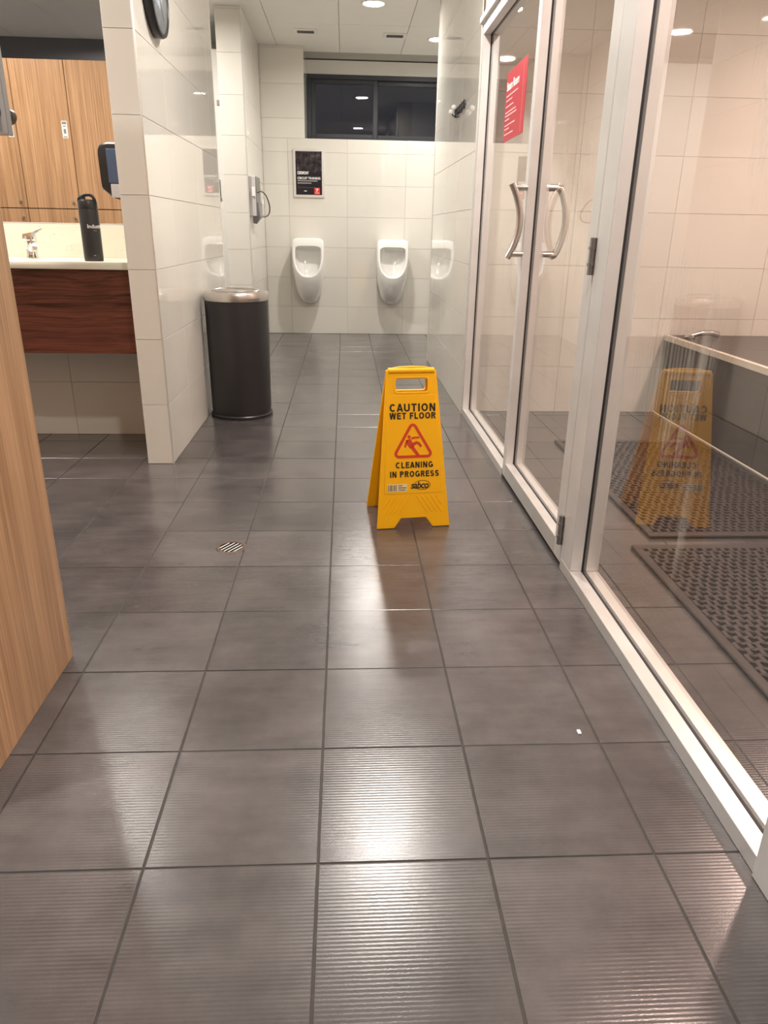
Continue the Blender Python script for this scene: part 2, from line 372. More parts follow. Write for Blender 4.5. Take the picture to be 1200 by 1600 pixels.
RUST = plain('rusty_brass', (.10, .062, .045), .5, metal=.3, noise=.35, nscale=50)
RUBBER = plain('black_rubber', (.047, .037, .037), .38, noise=.2, nscale=30, bump=.1, bscale=200)
RUBBERD = plain('rubber_hole_shade', (.016, .012, .012), .30)  # darkened copy of the rubber, shade inside the mat holes put into colour
STONEB = plain('dark_bench_stone', (.078, .068, .064), .38, noise=.25, nscale=9, bump=.05)
EDGE = plain('pale_edge_strip', (.80, .70, .60), .5, noise=.08, nscale=40)
MIRROR = plain('silvered_glass', (.93, .92, .90), .0, metal=1.0)
BLUEP = plain('translucent_blue_plastic', (.055, .095, .17), .15, coat=.5)
GREYP = plain('grey_plastic', (.22, .21, .22), .4)
LGREYP = plain('light_grey_plastic', (.55, .53, .52), .35)
TAGM = plain('pale_number_tag', (.62, .68, .68), .4)
LENS = emis('lamp_lens', (1, .95, .86), 14)
LENSP = emis('warm_lamp_lens', (1, .78, .60), 12)
CLOCKF = plain('silver_clock_face', (.50, .50, .53), .2, metal=.3)
POSTER = poster_mat()
RED45 = plain('poster_red', (.70, .03, .03), .4)
LINT = plain('white_crumb', (.85, .84, .80), .7)

# ------------------------------------------------------------------ tiles
_tilecache = {}
def tile_mesh(w, h, t, ch, mat, name):
    k = (round(w, 4), round(h, 4), round(t, 4), mat.name)
    if k in _tilecache: return _tilecache[k]
    bm = bmesh.new(); a, b = w/2, h/2
    lo = [bm.verts.new((x, y, -t)) for x, y in ((-a, -b), (a, -b), (a, b), (-a, b))]
    md = [bm.verts.new((x, y, -ch)) for x, y in ((-a, -b), (a, -b), (a, b), (-a, b))]
    up = [bm.verts.new((x, y, 0)) for x, y in ((-a+ch, -b+ch), (a-ch, -b+ch), (a-ch, b-ch), (-a+ch, b-ch))]
    for i in range(4):
        j = (i+1) % 4
        bm.faces.new((lo[i], lo[j], md[j], md[i])); bm.faces.new((md[i], md[j], up[j], up[i]))
    bm.faces.new(up)
    me = bpy.data.meshes.new(name); bm.to_mesh(me); bm.free(); me.materials.append(mat)
    _tilecache[k] = me; return me
def wall_tiles(parent, O, U, V, us, vs, gap=.0017, t=.006, mat=None, name='tile', skip=None):
    """tiles between the joint positions us (along U) and vs (along V); O is the plane's origin, U x V is its outward normal"""
    mat = mat or WT
    U = Vector(U); V = Vector(V); Nn = U.cross(V); O = Vector(O)
    R = Matrix((U, V, Nn)).transposed().to_4x4()
    for i in range(len(us)-1):
        for j in range(len(vs)-1):
            w = us[i+1]-us[i]-gap; h = vs[j+1]-vs[j]-gap
            if w < .012 or h < .012: continue
            c = O + U*((us[i]+us[i+1])/2) + V*((vs[j]+vs[j+1])/2)
            if skip and skip(c): continue
            o = bpy.data.objects.new(name, tile_mesh(w, h, t, .0009, mat, name))
            m = R.copy(); m.translation = c + Nn*random.uniform(-.0002, .0002); o.matrix_world = m
            link(o, parent)
def joints(a, b, base, step):
    k = math.ceil((a-base)/step + 1e-6); out = [a]
    while base + k*step < b - 1e-6:
        out.append(base + k*step); k += 1
    out.append(b); return out
def struct(name, bm, mat, label=None, sm=False):
    o = obj(name, bm, mat, sm=sm); o['kind'] = 'structure'
    if label: o['label'] = label
    return o
ZS, ZB, UW = .2905, .2775, .580   # wall tile height, first joint, tile width
def zj(a, b): return joints(a, b, ZB, ZS)
T = .006

# ------------------------------------------------------------------ floor
GX, GY, GT = -.0499552, .9558828, .3
flo = struct('floor', bx(-4.0, 3.1, -2.6, 8.0, -.10, -.0016), GROUT_F)
def ribbed_tile(w, h, t, ch, pitch=.007, amp=.000072, per=6):
    bm = bmesh.new(); a, b = w/2, h/2; n = int(h/pitch)*per
    L_, R_ = [], []
    for k in range(n+1):
        y = -b + h*k/n; ph = 2*PI*(k/per); z = amp*math.cos(ph) - amp
        if k in (0, n): z = -ch
        yy = y
        L_.append((bm.verts.new((-a, yy, -ch)), bm.verts.new((-a+ch, yy, z)))); R_.append((bm.verts.new((a-ch, yy, z)), bm.verts.new((a, yy, -ch))))
    for k in range(n):
        bm.faces.new((L_[k][1], R_[k][0], R_[k+1][0], L_[k+1][1])); bm.faces.new((L_[k][0], L_[k][1], L_[k+1][1], L_[k+1][0])); bm.faces.new((R_[k][0], R_[k][1], R_[k+1][1], R_[k+1][0]))
    lo = [bm.verts.new(p) for p in ((-a, -b, -t), (a, -b, -t), (a, b, -t), (-a, b, -t))]
    bm.faces.new((lo[0], lo[1], R_[0][1], R_[0][0], L_[0][1], L_[0][0])); bm.faces.new((lo[2], lo[3], L_[n][0], L_[n][1], R_[n][0], R_[n][1]))
    bmesh.ops.recalc_face_normals(bm, faces=bm.faces)
    me = bpy.data.meshes.new('tile'); bm.to_mesh(me); bm.free(); me.materials.append(FT); smooth(me, .5); return me
ftr = ribbed_tile(GT-.0040, GT-.0028, .006, .0010)
ftm = tile_mesh(GT-.0040, GT-.0028, .006, .0010, FT, 'tile')
far_bm = bmesh.new(); cnt = 0
DR = (-.396, 2.306)
for i in range(-14, 11):
    for j in range(-12, 24):
        x = GX + (i+.5)*GT; y = GY + (j+.5)*GT
        if y > 8.0 - .1 or x > 3.0 or x < -3.9 or y < -2.5: continue
        cx = x; show = False
        if -1.05 < x < .86 and .05 < y < 7.95: show = True             # corridor
        if .86 <= x < 2.0 and .75 < y < 4.4: show = True               # steam room
        if -1.95 < x <= -1.05 and 1.6 < y < 3.9: show = True           # before the vanity
        if show:
            o = mobj('tile', ftr if y < 2.9 else ftm, flo, (x, y, random.uniform(-.0004, .0003)), (random.uniform(-.0012, .0012), random.uniform(-.0012, .0012), 0)); cnt += 1
        else:
            bx(x-.147, x+.147, y-.147, y+.147, -.006, 0, bm=far_bm)
o = obj('tile_field', far_bm, FT, flo, sm=False); o['kind'] = 'stuff'

# drain
dr = empty('floor_drain', (DR[0], DR[1], 0)); tag(dr, 'small round rusty floor drain with diagonal slots set in dark tile', 'drain')
obj('void_shade', lathe([(.0, .0006), (.046, .0006)], 32), GASK, dr)  # flat black disc, its colour stands in for the shaded void under the bars
obj('ring', lathe([(.040, .0005), (.040, .003), (.047, .0035), (.052, .0005)], 36), RUST, dr)
for k in range(-2, 3):
    d = k*.0150; hl = math.sqrt(max(.040**2 - d*d, 0))
    b = bx(-hl, hl, d-.0026, d+.0026, .0006, .0018)
    bmesh.ops.rotate(b, verts=b.verts, cent=(0, 0, 0), matrix=Matrix.Rotation(math.radians(58), 3, 'Z'))
    obj('bar', b, TRIM, dr)

# ------------------------------------------------------------------ walls
CE = 2.62
# back wall: lower thick part with a deep ledge, full height strip at the left
wb = struct('wall_back', bx(-2.4, 1.7, 7.87+T-.001, 8.75, 0, 1.85-T), GROUT_W)
bx(-2.4, -.385-T, 7.87+T-.001, 8.75, 1.85-T, CE, bm=(b2 := bmesh.new())); o = obj('upper_return', b2, GROUT_W, wb, sm=False)
xb = joints(-.80, 1.7, .025, UW)
wall_tiles(wb, (0, 7.87, 0), (1, 0, 0), (0, 0, 1), [x for x in xb], zj(.0, 1.85))
wall_tiles(wb, (0, 7.87, 0), (1, 0, 0), (0, 0, 1), [-.80, -.385], zj(1.85, CE))
wall_tiles(wb, (0, 7.87, 0), (1, 0, 0), (0, 0, 1), joints(-2.4, -1.0, .025, UW), zj(.0, CE))
wall_tiles(wb, (0, 0, 1.85), (1, 0, 0), (0, 1, 0), joints(-.385, 1.7, .025, UW), [7.87, 8.45])      # ledge top
wall_tiles(wb, (-.385, 0, 0), (0, 1, 0), (0, 0, 1), [7.87, 8.45], zj(1.85, CE))                       # recess side
# window wall in the recess
ww = struct('wall_window', bx(-.385, 1.7, 8.45, 8.75, 2.50, CE), WHITE)
obj('sill_upstand', bx(-.385, 1.7, 8.45, 8.75, 1.85, 1.885), WHITE, ww, sm=False)
wn = empty('window_1', (.66, 8.5, 1.885)); wn['kind'] = 'structure'; wn['label'] = 'dark sliding window with charcoal frame above the urinals at night'
def wpart(name, x0, x1, y0, y1, z0, z1, mat, bev=.003):
    b = bx(x0-.66, x1-.66, y0-8.5, y1-8.5, z0-1.885, z1-1.885, bev); return obj(name, b, mat, wn)
for z0, z1 in ((1.885, 1.925), (2.46, 2.50)): wpart('frame_rail', -.384, 1.7, 8.47, 8.58, z0, z1, WFRAME)
for x0, x1 in ((-.384, -.345), (1.66, 1.70)): wpart('frame_post', x0, x1, 8.47, 8.58, 1.925, 2.46, WFRAME)
for a, b, y in ((-.345, .34, 8.49), (.30, 1.66, 8.53)):
    for x0, x1 in ((a, a+.045), (b-.045, b)): wpart('sash_stile', x0, x1, y, y+.035, 1.925, 2.46, WFRAME)
    for z0, z1 in ((1.925, 1.965), (2.42, 2.46)): wpart('sash_rail', a+.045, b-.045, y, y+.035, z0, z1, WFRAME)
    wpart('pane', a+.045, b-.045, y+.014, y+.020, 1.965, 2.42, WGLASS, 0)
# right wall between the steam room and the urinals
wr = struct('wall_right', bx(.70+T-.001, .90, 4.36, 6.22, 0, CE), GROUT_W)
ur = joints(4.305, 6.22, 4.30, UW)
wall_tiles(wr, (.70, 0, 0), (0, -1, 0), (0, 0, 1), [-u for u in reversed(ur)], zj(0, CE))
struct('trim_1', bx(.697, .708, 6.216, 6.226, 0, CE), TRIM)
struct('wall_urinal_side', bx(1.7, 1.8, 6.2, 8.75, 0, CE), WHITE)
struct('wall_urinal_front', bx(.90, 1.8, 6.12, 6.22, 0, CE), WHITE)
# partition with the clock
wp = struct('wall_left', bx(-.915+T-.001, -.80-T+.001, 3.27+T-.001, 5.10, 0, CE), GROUT_W)
wall_tiles(wp, (0, 3.27, 0), (1, 0, 0), (0, 0, 1), [-.9175, -.8035], zj(0, CE))
wall_tiles(wp, (-.80, 0, 0), (0, 1, 0), (0, 0, 1), joints(3.275, 5.10, 3.72, UW), zj(0, CE))
wall_tiles(wp, (-.9175, 0, 0), (0, -1, 0), (0, 0, 1), [-u for u in reversed(joints(3.275, 3.79, 3.72, UW))], zj(0, CE))
struct('trim_2', bx(-.8035, -.798, 3.268, 3.2765, 0, CE), TRIM)
struct('trim_3', bx(-.8035, -.798, 5.094, 5.104, 0, CE), WHITE)
# short wing wall beside the urinals
wc = struct('wall_wing', bx(-1.0+T, -.80-T+.001, 6.63+T-.001, 7.871, 0, CE), GROUT_W)
wall_tiles(wc, (0, 6.63, 0), (1, 0, 0), (0, 0, 1), [-1.0, -.804], zj(0, CE))
wall_tiles(wc, (-.80, 0, 0), (0, 1, 0), (0, 0, 1), joints(6.635, 7.868, 6.70+UW, UW), zj(0, CE))
wall_tiles(wc, (-1.0, 0, 0), (0, -1, 0), (0, 0, 1), [-u for u in reversed(joints(6.635, 7.868, 6.70+UW, UW))], zj(0, CE))
struct('trim_4', bx(-.804, -.7985, 6.6285, 6.634, 0, CE), TRIM)
# wall behind the vanity
wv_ = struct('wall_vanity', bx(-4.0, -.9175+T, 3.79+T-.001, 3.95, 0, CE), GROUT_W)
wall_tiles(wv_, (0, 3.79, 0), (1, 0, 0), (0, 0, 1), joints(-2.6, -.9175, -1.41, UW), [x for x in zj(0, .87)])
struct('wall_toilet_side', bx(-2.5, -2.4, 3.95, 8.75, 0, CE), WHITE)
# locker area and the end of the corridor behind the camera
struct('wall_locker', bx(-4.0, -.75, -.40, -.30, 0, CE), GREYW)
struct('wall_far_left', bx(-4.1, -4.0, -.40, 3.95, 0, CE), WHITE)
struct('wall_rear_left', bx(-.85, -.75, -2.6, -.40, 0, CE), WHITE)
struct('wall_rear', bx(-.85, 3.1, -2.7, -2.6, 0, CE), WHITE)
struct('wall_rear_right', bx(.705, .80, -2.6, .80, 0, CE), WHITE)
# steam room shell
SC = 2.40
ws = struct('wall_steam_back', bx(.80, 3.0, 4.35+T-.001, 4.45, 0, CE), GROUT_W)
wall_tiles(ws, (0, 4.35, 0), (1, 0, 0), (0, 0, 1), joints(.80, 3.0, 1.873, UW), zj(0, SC))
wsr = struct('wall_steam_right', bx(3.0, 3.1, .70, 4.45, 0, CE), GROUT_W)
wall_tiles(wsr, (3.0-T, 0, 0), (0, -1, 0), (0, 0, 1), [-u for u in reversed(joints(.80, 4.35, .5, UW))], zj(0, SC))
struct('wall_steam_near', bx(.80, 3.1, .70, .80, 0, CE), WHITE)
struct('wall_steam_top', bx(.712, .79, .80, 4.30, 2.02, CE), WHITE)
struct('ceiling_steam', bx(.79, 3.0, .80, 4.36, SC, SC+.04), PAINT)

# ------------------------------------------------------------------ ceiling: boards with recessed joints
ce = struct('ceiling', bx(-4.1, 3.1, -2.7, 8.75, CE+.012, CE+.06), plain('ceiling_joint', (.42, .40, .36), .8))
bcache = {}
cxs = [-.045 + .587*k for k in range(-7, 6)]; cys = [7.07 + 1.03*k for k in range(-10, 2)]
for i in range(len(cxs)-1):
    for j in range(len(cys)-1):
        x0, x1, y0, y1 = cxs[i], cxs[i+1], cys[j], cys[j+1]
        y1 = min(y1, 8.70)
        k = (round(x1-x0, 3), round(y1-y0, 3))
        if k not in bcache:
            bcache[k] = tile_mesh(k[0]-.004, k[1]-.004, .014, .001, PAINT, 'ceiling_board')
        o = bpy.data.objects.new('ceiling_board', bcache[k]); o.location = ((x0+x1)/2, (y0+y1)/2, CE); o.rotation_euler = (PI, 0, 0); link(o, ce)

# ------------------------------------------------------------------ downlights
for (x, y, z, watt, colr, lab) in LAMPS:
    e = empty('downlight', (x, y, z)); tag(e, lab, 'downlight', 'recessed ceiling downlights')
    obj('trim_ring', lathe([(.078, -.001), (.078, -.004), (.083, -.007), (.092, -.006), (.097, -.001)], 36), WHITE, e)
    obj('lens', lathe([(0, -.0035), (.078, -.0035), (.078, -.001)], 36), LENSP if colr is PINK else LENS, e)
    ld = bpy.data.lights.new('lamp', 'AREA'); ld.shape = 'DISK'; ld.size = .15; ld.energy = watt; ld.color = colr; ld.spread = math.radians(170)
    lo = bpy.data.objects.new('lamp', ld); lo.location = (0, 0, -.010); link(lo, e)

# ceiling vents
def vent(x, y, lab):
    e = empty('ceiling_vent', (x, y, CE)); tag(e, lab, 'vent', 'ceiling air vents')
    w, h = .205, .20
    obj('frame', bx(-w/2, w/2, -h/2, -h/2+.05, -.006, 0, .001), WHITE, e); obj('frame', bx(-w/2, w/2, h/2-.05, h/2, -.006, 0, .001), WHITE, e)
    for s in (-1, 1): obj('frame', bx(min(s*w/2, s*(w/2-.03)), max(s*w/2, s*(w/2-.03)), -h/2+.05, h/2-.05, -.006, 0, .001), WHITE, e)
    obj('grille', bx(-w/2+.03, w/2-.03, -h/2+.05, h/2-.05, -.002, 0), GREYP, e)
    for k in range(4):
        yy = -.036 + k*.024; obj('slat', bx(-w/2+.03, w/2-.03, yy-.003, yy+.003, -.006, -.002), DSTEEL, e)
vent(-.335, 7.34, 'small square ceiling vent on the left, above the framed poster')
vent(.44, 7.39, 'small square ceiling vent on the right, above the right urinal')

# ------------------------------------------------------------------ steam room front
XF, XM0, XM1, XB = .705, .743, .757, .797      # frame front, glass slot, frame back
GX0, GX1 = .746, .754
def member(parent, name, y0, y1, z0, z1, slot, mat=ALU, root=(0, 0, 0)):
    """aluminium section in two halves with a black gasket slot on the glass side"""
    ox, oy, oz = root
    b = bx(XF-ox, XM0-ox, y0-oy, y1-oy, z0-oz, z1-oz, .0015); bx(XM1-ox, XB-ox, y0-oy, y1-oy, z0-oz, z1-oz, .0015, bm=b)
    o = obj(name, b, mat, parent)
    obj('gasket', bx(XM0-ox, XM1-ox, y0-oy, y1-oy, z0-oz, z1-oz), GASK, o, sm=False); return o
def fixed_panel(nm, label, y0, y1, zt, fw, zs, yend_post=True, far_post=True):
    e = empty(nm, (.75, (y0+y1)/2, 0)); e['kind'] = 'structure'; e['label'] = label; rt = e.location.copy()
    member(e, 'sill', y0, y1, 0, zs, 'z', ALUW, rt)
    member(e, 'header', y0, y1, zt-.055, zt, 'z', ALU, rt)
    if yend_post: member(e, 'post', y0, y0+fw, zs, zt-.055, 'y', ALU, rt)
    if far_post: member(e, 'post', y1-fw, y1, zs, zt-.055, 'y', ALU, rt)
    a = y0 + (fw if yend_post else 0) - .004; b = y1 - (fw if far_post else 0) + .004
    obj('pane', bx(GX0-.75, GX1-.75, a-rt.y, b-rt.y, zs-.004, zt-.051), GLASS, e, sm=False)
    return e
ZT = 2.02
fixed_panel('window_2', 'far fixed glass panel of the steam room with red notice on it', 3.090, 4.30, ZT, .045, .038, False, True)
fixed_panel('window_3', 'near fixed glass panel of the steam room reflecting the yellow sign', .905, 2.13, ZT, .105, .038, False, True)
# near end post
struct('trim_5', bx(.700, .80, .80, .905, 0, ZT, .002), ALU)
struct('trim_6', bx(.690, .715, 3.1, 4.31, ZT-.004, ZT+.030, .006, 2), ALU)
struct('trim_7', bx(.699, .706, 4.292, 4.306, 0, ZT), TRIM)
# the door
dy0, dy1 = 2.145, 3.085; DZ0, DZ1 = .014, ZT-.06
d = empty('door_1', (.75, dy0, 0)); d['kind'] = 'structure'; d['label'] = 'aluminium framed glass steam room door with bow handles'; rt = d.location.copy()
DX0, DX1 = .708, .794
def dmember(name, y0, y1, z0, z1, mat=ALU):
    b = bx(DX0-rt.x, XM0-rt.x, y0-rt.y, y1-rt.y, z0, z1, .0015); bx(XM1-rt.x, DX1-rt.x, y0-rt.y, y1-rt.y, z0, z1, .0015, bm=b)
    o = obj(name, b, mat, d); obj('gasket', bx(XM0-rt.x, XM1-rt.x, y0-rt.y, y1-rt.y, z0, z1), GASK, o, sm=False); return o
dmember('stile', dy0, dy0+.075, DZ0, DZ1); dmember('stile', dy1-.048, dy1, DZ0, DZ1)
dmember('rail', dy0+.075, dy1-.048, DZ0, .076, ALUW); dmember('rail', dy0+.075, dy1-.048, DZ1-.05, DZ1)
obj('pane', bx(GX0-rt.x, GX1-rt.x, dy0+.071-rt.y, dy1-.044-rt.y, .072, DZ1-.046), GLASS, d, sm=False)
for zc in (.132, .972, 1.80):
    hb = lathe([(.0, -.05), (.009, -.05), (.009, -.026), (.0115, -.026), (.0115, -.018), (.009, -.018), (.009, .018), (.0115, .018), (.0115, .026), (.009, .026), (.009, .05), (0, .05)], 16, .699-rt.x, dy0-.004-rt.y, zc)
    hg = obj('hinge', hb, DSTEEL, d)
    obj('hinge_leaf', bx(.7045-rt.x, .709-rt.x, dy0-.022-rt.y, dy0+.014-rt.y, zc-.05, zc+.05, .001), STEEL, hg)
hy = dy1-.040-rt.y; zt_, zb_ = 1.196, .952
pts = [(.649 + .040*(1-(2*k/8-1)**2) - rt.x, hy, zt_+.014 + (zb_-.016-zt_-.014)*k/8) for k in range(9)]
h1 = obj('handle', tube(spline(pts, 4), .0140, 16), STEEL, d)
for z in (zt_, zb_): obj('handle_post', tube([(.660-rt.x, hy, z), (DX0+.002-rt.x, hy, z)], .0115, 14), STEEL, h1)
pts = [(DX1-.002-rt.x, hy, zt_), (.826-rt.x, hy, zt_), (.844-rt.x, hy, zt_-.010), (.864-rt.x, hy, zt_-.06), (.872-rt.x, hy, (zt_+zb_)/2), (.864-rt.x, hy, zb_+.06), (.846-rt.x, hy, zb_+.008), (.832-rt.x, hy, zb_-.004), (.820-rt.x, hy, zb_)]
h2 = obj('handle', tube(spline(pts, 8), .0135, 16), STEEL, d)
obj('handle_post', tube([(.832-rt.x, hy, zb_), (DX1-.002-rt.x, hy, zb_)], .0115, 14), STEEL, h2)
struct('trim_8', bx(XF, XB, dy0, dy1, ZT-.055, ZT, .0015), ALU)

# red notice on the far glass panel: faces the corridor, reads from far to near
nt_ = empty('steam_room_notice', (GX0-.0008, 3.572, 1.565), -PI/2); tag(nt_, 'red landscape Steam Room notice stuck on the glass panel', 'sign')
def flat(me, name, parent, x, z, y=0, mat=None):
    """mesh drawn in XY stood upright facing -Y of its parent"""
    o = mobj(name, me, parent, (x, y, z), (PI/2, 0, 0)); return o
NW, NH = .405, .285
flat(plate('sheet', [rrect(NW, NH, .004)], .0012, .0002, REDSIGN), 'sheet', nt_, 0, 0)
flat(text_mesh('Steam Room', .050, WHITEINK, .012, .0003, 'LEFT', .95), 'lettering', nt_, -.185, .082, -.0012)
rows = [(.045, .235), (.026, .13), (.002, .16), (-.022, .215), (-.036, .235), (-.052, .09), (-.075, .215), (-.090, .10), (-.112, .19)]
for z, w in rows: obj('text_line', bx(-.185, -.185+w, -.0014, -.0006, z-.0028, z+.0028), PINKINK, nt_, sm=False)
obj('border_line', bx(.146, .148, -.0014, -.0006, -.13, .13), PINKINK, nt_, sm=False)

# ------------------------------------------------------------------ steam room contents
bn = empty('steam_bench', (2.45, 2.6, 0)); tag(bn, 'dark tiled steam room bench with pale edge strip', 'bench')
BX0, BY0, BY1, BZ = 1.92, .81, 4.345, .474
obj('core', bx(BX0+.012-2.45, 2.99-2.45, BY0-2.6, BY1-2.6, 0, BZ-.008), GROUT_F, bn, sm=False)
def bench_tile(x, y, z, w, h, face):
    me = tile_mesh(w-.004, h-.004, .008, .001, STONEB, 'tile'); o = bpy.data.objects.new('tile', me)
    if face == 'top': o.location = (x-2.45, y-2.6, z)
    else:
        m = Matrix((Vector((0, -1, 0)), Vector((0, 0, 1)), Vector((-1, 0, 0)))).transposed().to_4x4(); m.translation = (x-2.45, y-2.6, z); o.matrix_local = m
    link(o, bn)
for k in range(7):
    y0 = BY1 - (k+1)*.58; y1 = BY1 - k*.58; y0 = max(y0, BY0); c = (y0+y1)/2
    if y1-y0 < .05: continue
    bench_tile(BX0+.004, c, .085, y1-y0, .15, 'front'); bench_tile(BX0+.004, c, .302, y1-y0, .284, 'front')
    for xa, xb_ in ((BX0+.022, 2.50), (2.50, 2.985)): bench_tile((xa+xb_)/2, c, BZ, xb_-xa, y1-y0, 'top')
obj('edge_strip', bx(BX0-.004-2.45, BX0+.022-2.45, BY0-2.6, BY1-2.6, BZ-.030, BZ+.003, .002), EDGE, bn)
obj('base_strip', bx(BX0-.003-2.45, BX0+.004-2.45, BY0-2.6, BY1-2.6, .001, .009, .001), EDGE, bn)
# chrome hand shower lying on the bench
sh = empty('hand_shower', (2.09, 4.20, BZ)); tag(sh, 'small chrome hand shower lying on the dark steam room bench', 'shower head')
obj('handle', tube(spline([(-.075, .0, .016), (-.02, .0, .030), (.04, .0, .032), (.085, 0, .022)], 6), [.013]*6+[.016]*6+[.018]*6+[.017], 14), STEEL, sh)
obj('nozzle', lathe([(0, .0), (.026, .0), (.030, .008), (.022, .018), (.012, .024), (0, .026)], 24, -.085, 0, .0), CHROME, sh)

# rubber mats with rows of moulded holes
def mat_holes(x0, x1, y0, y1, lab):
    e = empty('rubber_mat', ((x0+x1)/2, (y0+y1)/2, .0005)); tag(e, lab, 'mat', 'black rubber mats in the steam room')
    ex, ey = e.location.x, e.location.y
    obj('base', bx(x0-ex, x1-ex, y0-ey, y1-ey, 0, .0035), RUBBERD, e, sm=False)
    bm = bmesh.new(); zt = .0135
    rim = .030
    for a in ((x0, x1, y0, y0+rim), (x0, x1, y1-rim, y1), (x0, x0+rim, y0+rim, y1-rim), (x1-rim, x1, y0+rim, y1-rim)):
        bx(a[0]-ex, a[1]-ex, a[2]-ey, a[3]-ey, .0035, zt, .003, bm=bm)
    obj('border', bm, RUBBER, e)
    nx = round((x1-x0-2*rim)/.032); ny = round((y1-y0-2*rim)/.030)
    sx = (x1-x0-2*rim)/nx; sy = (y1-y0-2*rim)/ny
    bm = bmesh.new(); rr = random.Random(3)
    # a lattice: two wavy families of strips with the holes left open between them
    for j in range(ny+1):
        yy = y0+rim+j*sy; top = []; 
        pts = []
        for i in range(2*nx+1):
            xx = x0+rim+i*sx/2
            off = (.0042 if (i + (j % 2)*1) % 2 else -.0042)
            pts.append((xx-ex, yy-ey+off*(1 if 0 < j < ny else 0)))
        w = .0052
        A = [bm.verts.new((p[0], p[1]-w, zt-.001)) for p in pts]; B = [bm.verts.new((p[0], p[1]+w, zt-.001)) for p in pts]
        A0 = [bm.verts.new((p[0], p[1]-w-.001, .0035)) for p in pts]; B0 = [bm.verts.new((p[0], p[1]+w+.001, .0035)) for p in pts]
        for i in range(len(pts)-1):
            bm.faces.new((A[i], A[i+1], B[i+1], B[i])); bm.faces.new((A0[i], A0[i+1], A[i+1], A[i])); bm.faces.new((B[i], B[i+1], B0[i+1], B0[i]))
    for j in range(ny):
        for i in range(nx):
            xx = x0+rim+(i+(.25 if j % 2 else .75))*sx - ex + rr.uniform(-.0055, .0055); yy = y0+rim+(j+.5)*sy - ey
            bx(xx-.0062, xx+.0062, yy-sy/2, yy+sy/2, .0035, zt-.0004+rr.uniform(0, .0012), bm=bm)
    o = obj('tread_lattice', bm, RUBBER, e, sm=False); o['kind'] = 'stuff'
mat_holes(1.105, 1.885, 2.365, 3.655, 'black rubber mat with holes at the far end, beside the bench')
mat_holes(1.005, 1.885, .95, 2.285, 'black rubber mat with holes at the near end, by the glass panel')

# ------------------------------------------------------------------ wet floor sign
sg = empty('wet_floor_sign', (.2365, 2.606, 0), math.radians(7.4)); tag(sg, 'yellow folding caution wet floor sign standing on the tiles', 'sign')
SH, SWb, SWt, SP = .572, .276, .192, .122
Ls = math.hypot(SH, SP); lean = math.atan2(SP, SH)
def sign_outline(back=False):
    hb, ht = SWb/2, SWt/2
    top = [(ht-.004, Ls-.012), (ht-.016, Ls-.003), (ht*.5, Ls+.003), (0, Ls+.005), (-ht*.5, Ls+.003), (-ht+.016, Ls-.003), (-ht+.004, Ls-.012)]
    def ed(v): return hb + (ht-hb)*v/Ls
    out = [(-hb, 0), (-hb*.53, 0), (-hb*.34, .036), (hb*.34, .036), (hb*.53, 0), (hb, 0)] + top
    return out
hole = rrect(.116, .046, .008, 0, Ls-.063)
pm = plate('panel', [sign_outline(), hole], .010, .0018, YEL)
def panel(name, sgn):
    # local frame of the panel: x along width, y up the slope, z outwards
    o = mobj(name, pm, sg)
    if sgn < 0: m = Matrix.Translation((0, -SP, .001)) @ Matrix.Rotation(PI/2-lean, 4, 'X')
    else: m = Matrix.Translation((0, SP, .001)) @ Matrix.Rotation(PI, 4, 'Z') @ Matrix.Rotation(PI/2-lean, 4, 'X')
    o.matrix_local = m; smooth(pm, .7); return o
fp = panel('front_panel', -1); bp_ = panel('back_panel', 1)
def on(parent, me, name, x, y, z=.0052, rz=0): return mobj(name, me, parent, (x, y, z), (0, 0, rz))
def edx(v): return SWb/2 + (SWt-SWb)/2*v/Ls
for P in (fp, bp_):
    # raised writing field, handle lip, chevron ribs
    a, b = .128, Ls-.098
    fld = plate('writing_field', [[(-edx(a)+.020, a), (edx(a)-.020, a), (edx(b)-.014, b), (-edx(b)+.014, b)]], .0024, .0008, YEL)
    on(P, fld, 'writing_field', 0, 0, .0050)
    lip = plate('handle_lip', [rrect(.132, .062, .012, 0, Ls-.063), rrect(.118, .048, .008, 0, Ls-.063)], .006, .0015, YEL); on(P, lip, 'handle_lip', 0, 0, .0035)
    bar = tube([(-SWt/2+.012, Ls-.012, .001), (SWt/2-.012, Ls-.012, .001)], .0105, 14); obj('top_bar', bar, YEL, P)
    for s in (-1, 1):
        for k in range(5):
            x0 = s*(.014+k*.018); 
            bb = tube([(x0, .118, .0048), (min(abs(x0)+.040, .108)*s, .118-min(.040, .108-abs(x0))*1.55, .0048)], .0022, 8); obj('rib', bb, YEL, P)
zf = .0066
zl = zf + .0004
on(fp, stroke_text('CAUTION', .0285, .170, INK, .205, .17), 'lettering', .002, Ls-.143, zl)
on(fp, stroke_text('WET FLOOR', .0235, .172, INK, .22, .14), 'lettering', .002, Ls-.1725, zl)
on(fp, stroke_text('CLEANING', .0225, .140, INK, .215, .17), 'lettering', .006, .2335, zl)
on(fp, stroke_text('IN PROGRESS', .0225, .184, INK, .22, .16), 'lettering', .006, .200, zl)
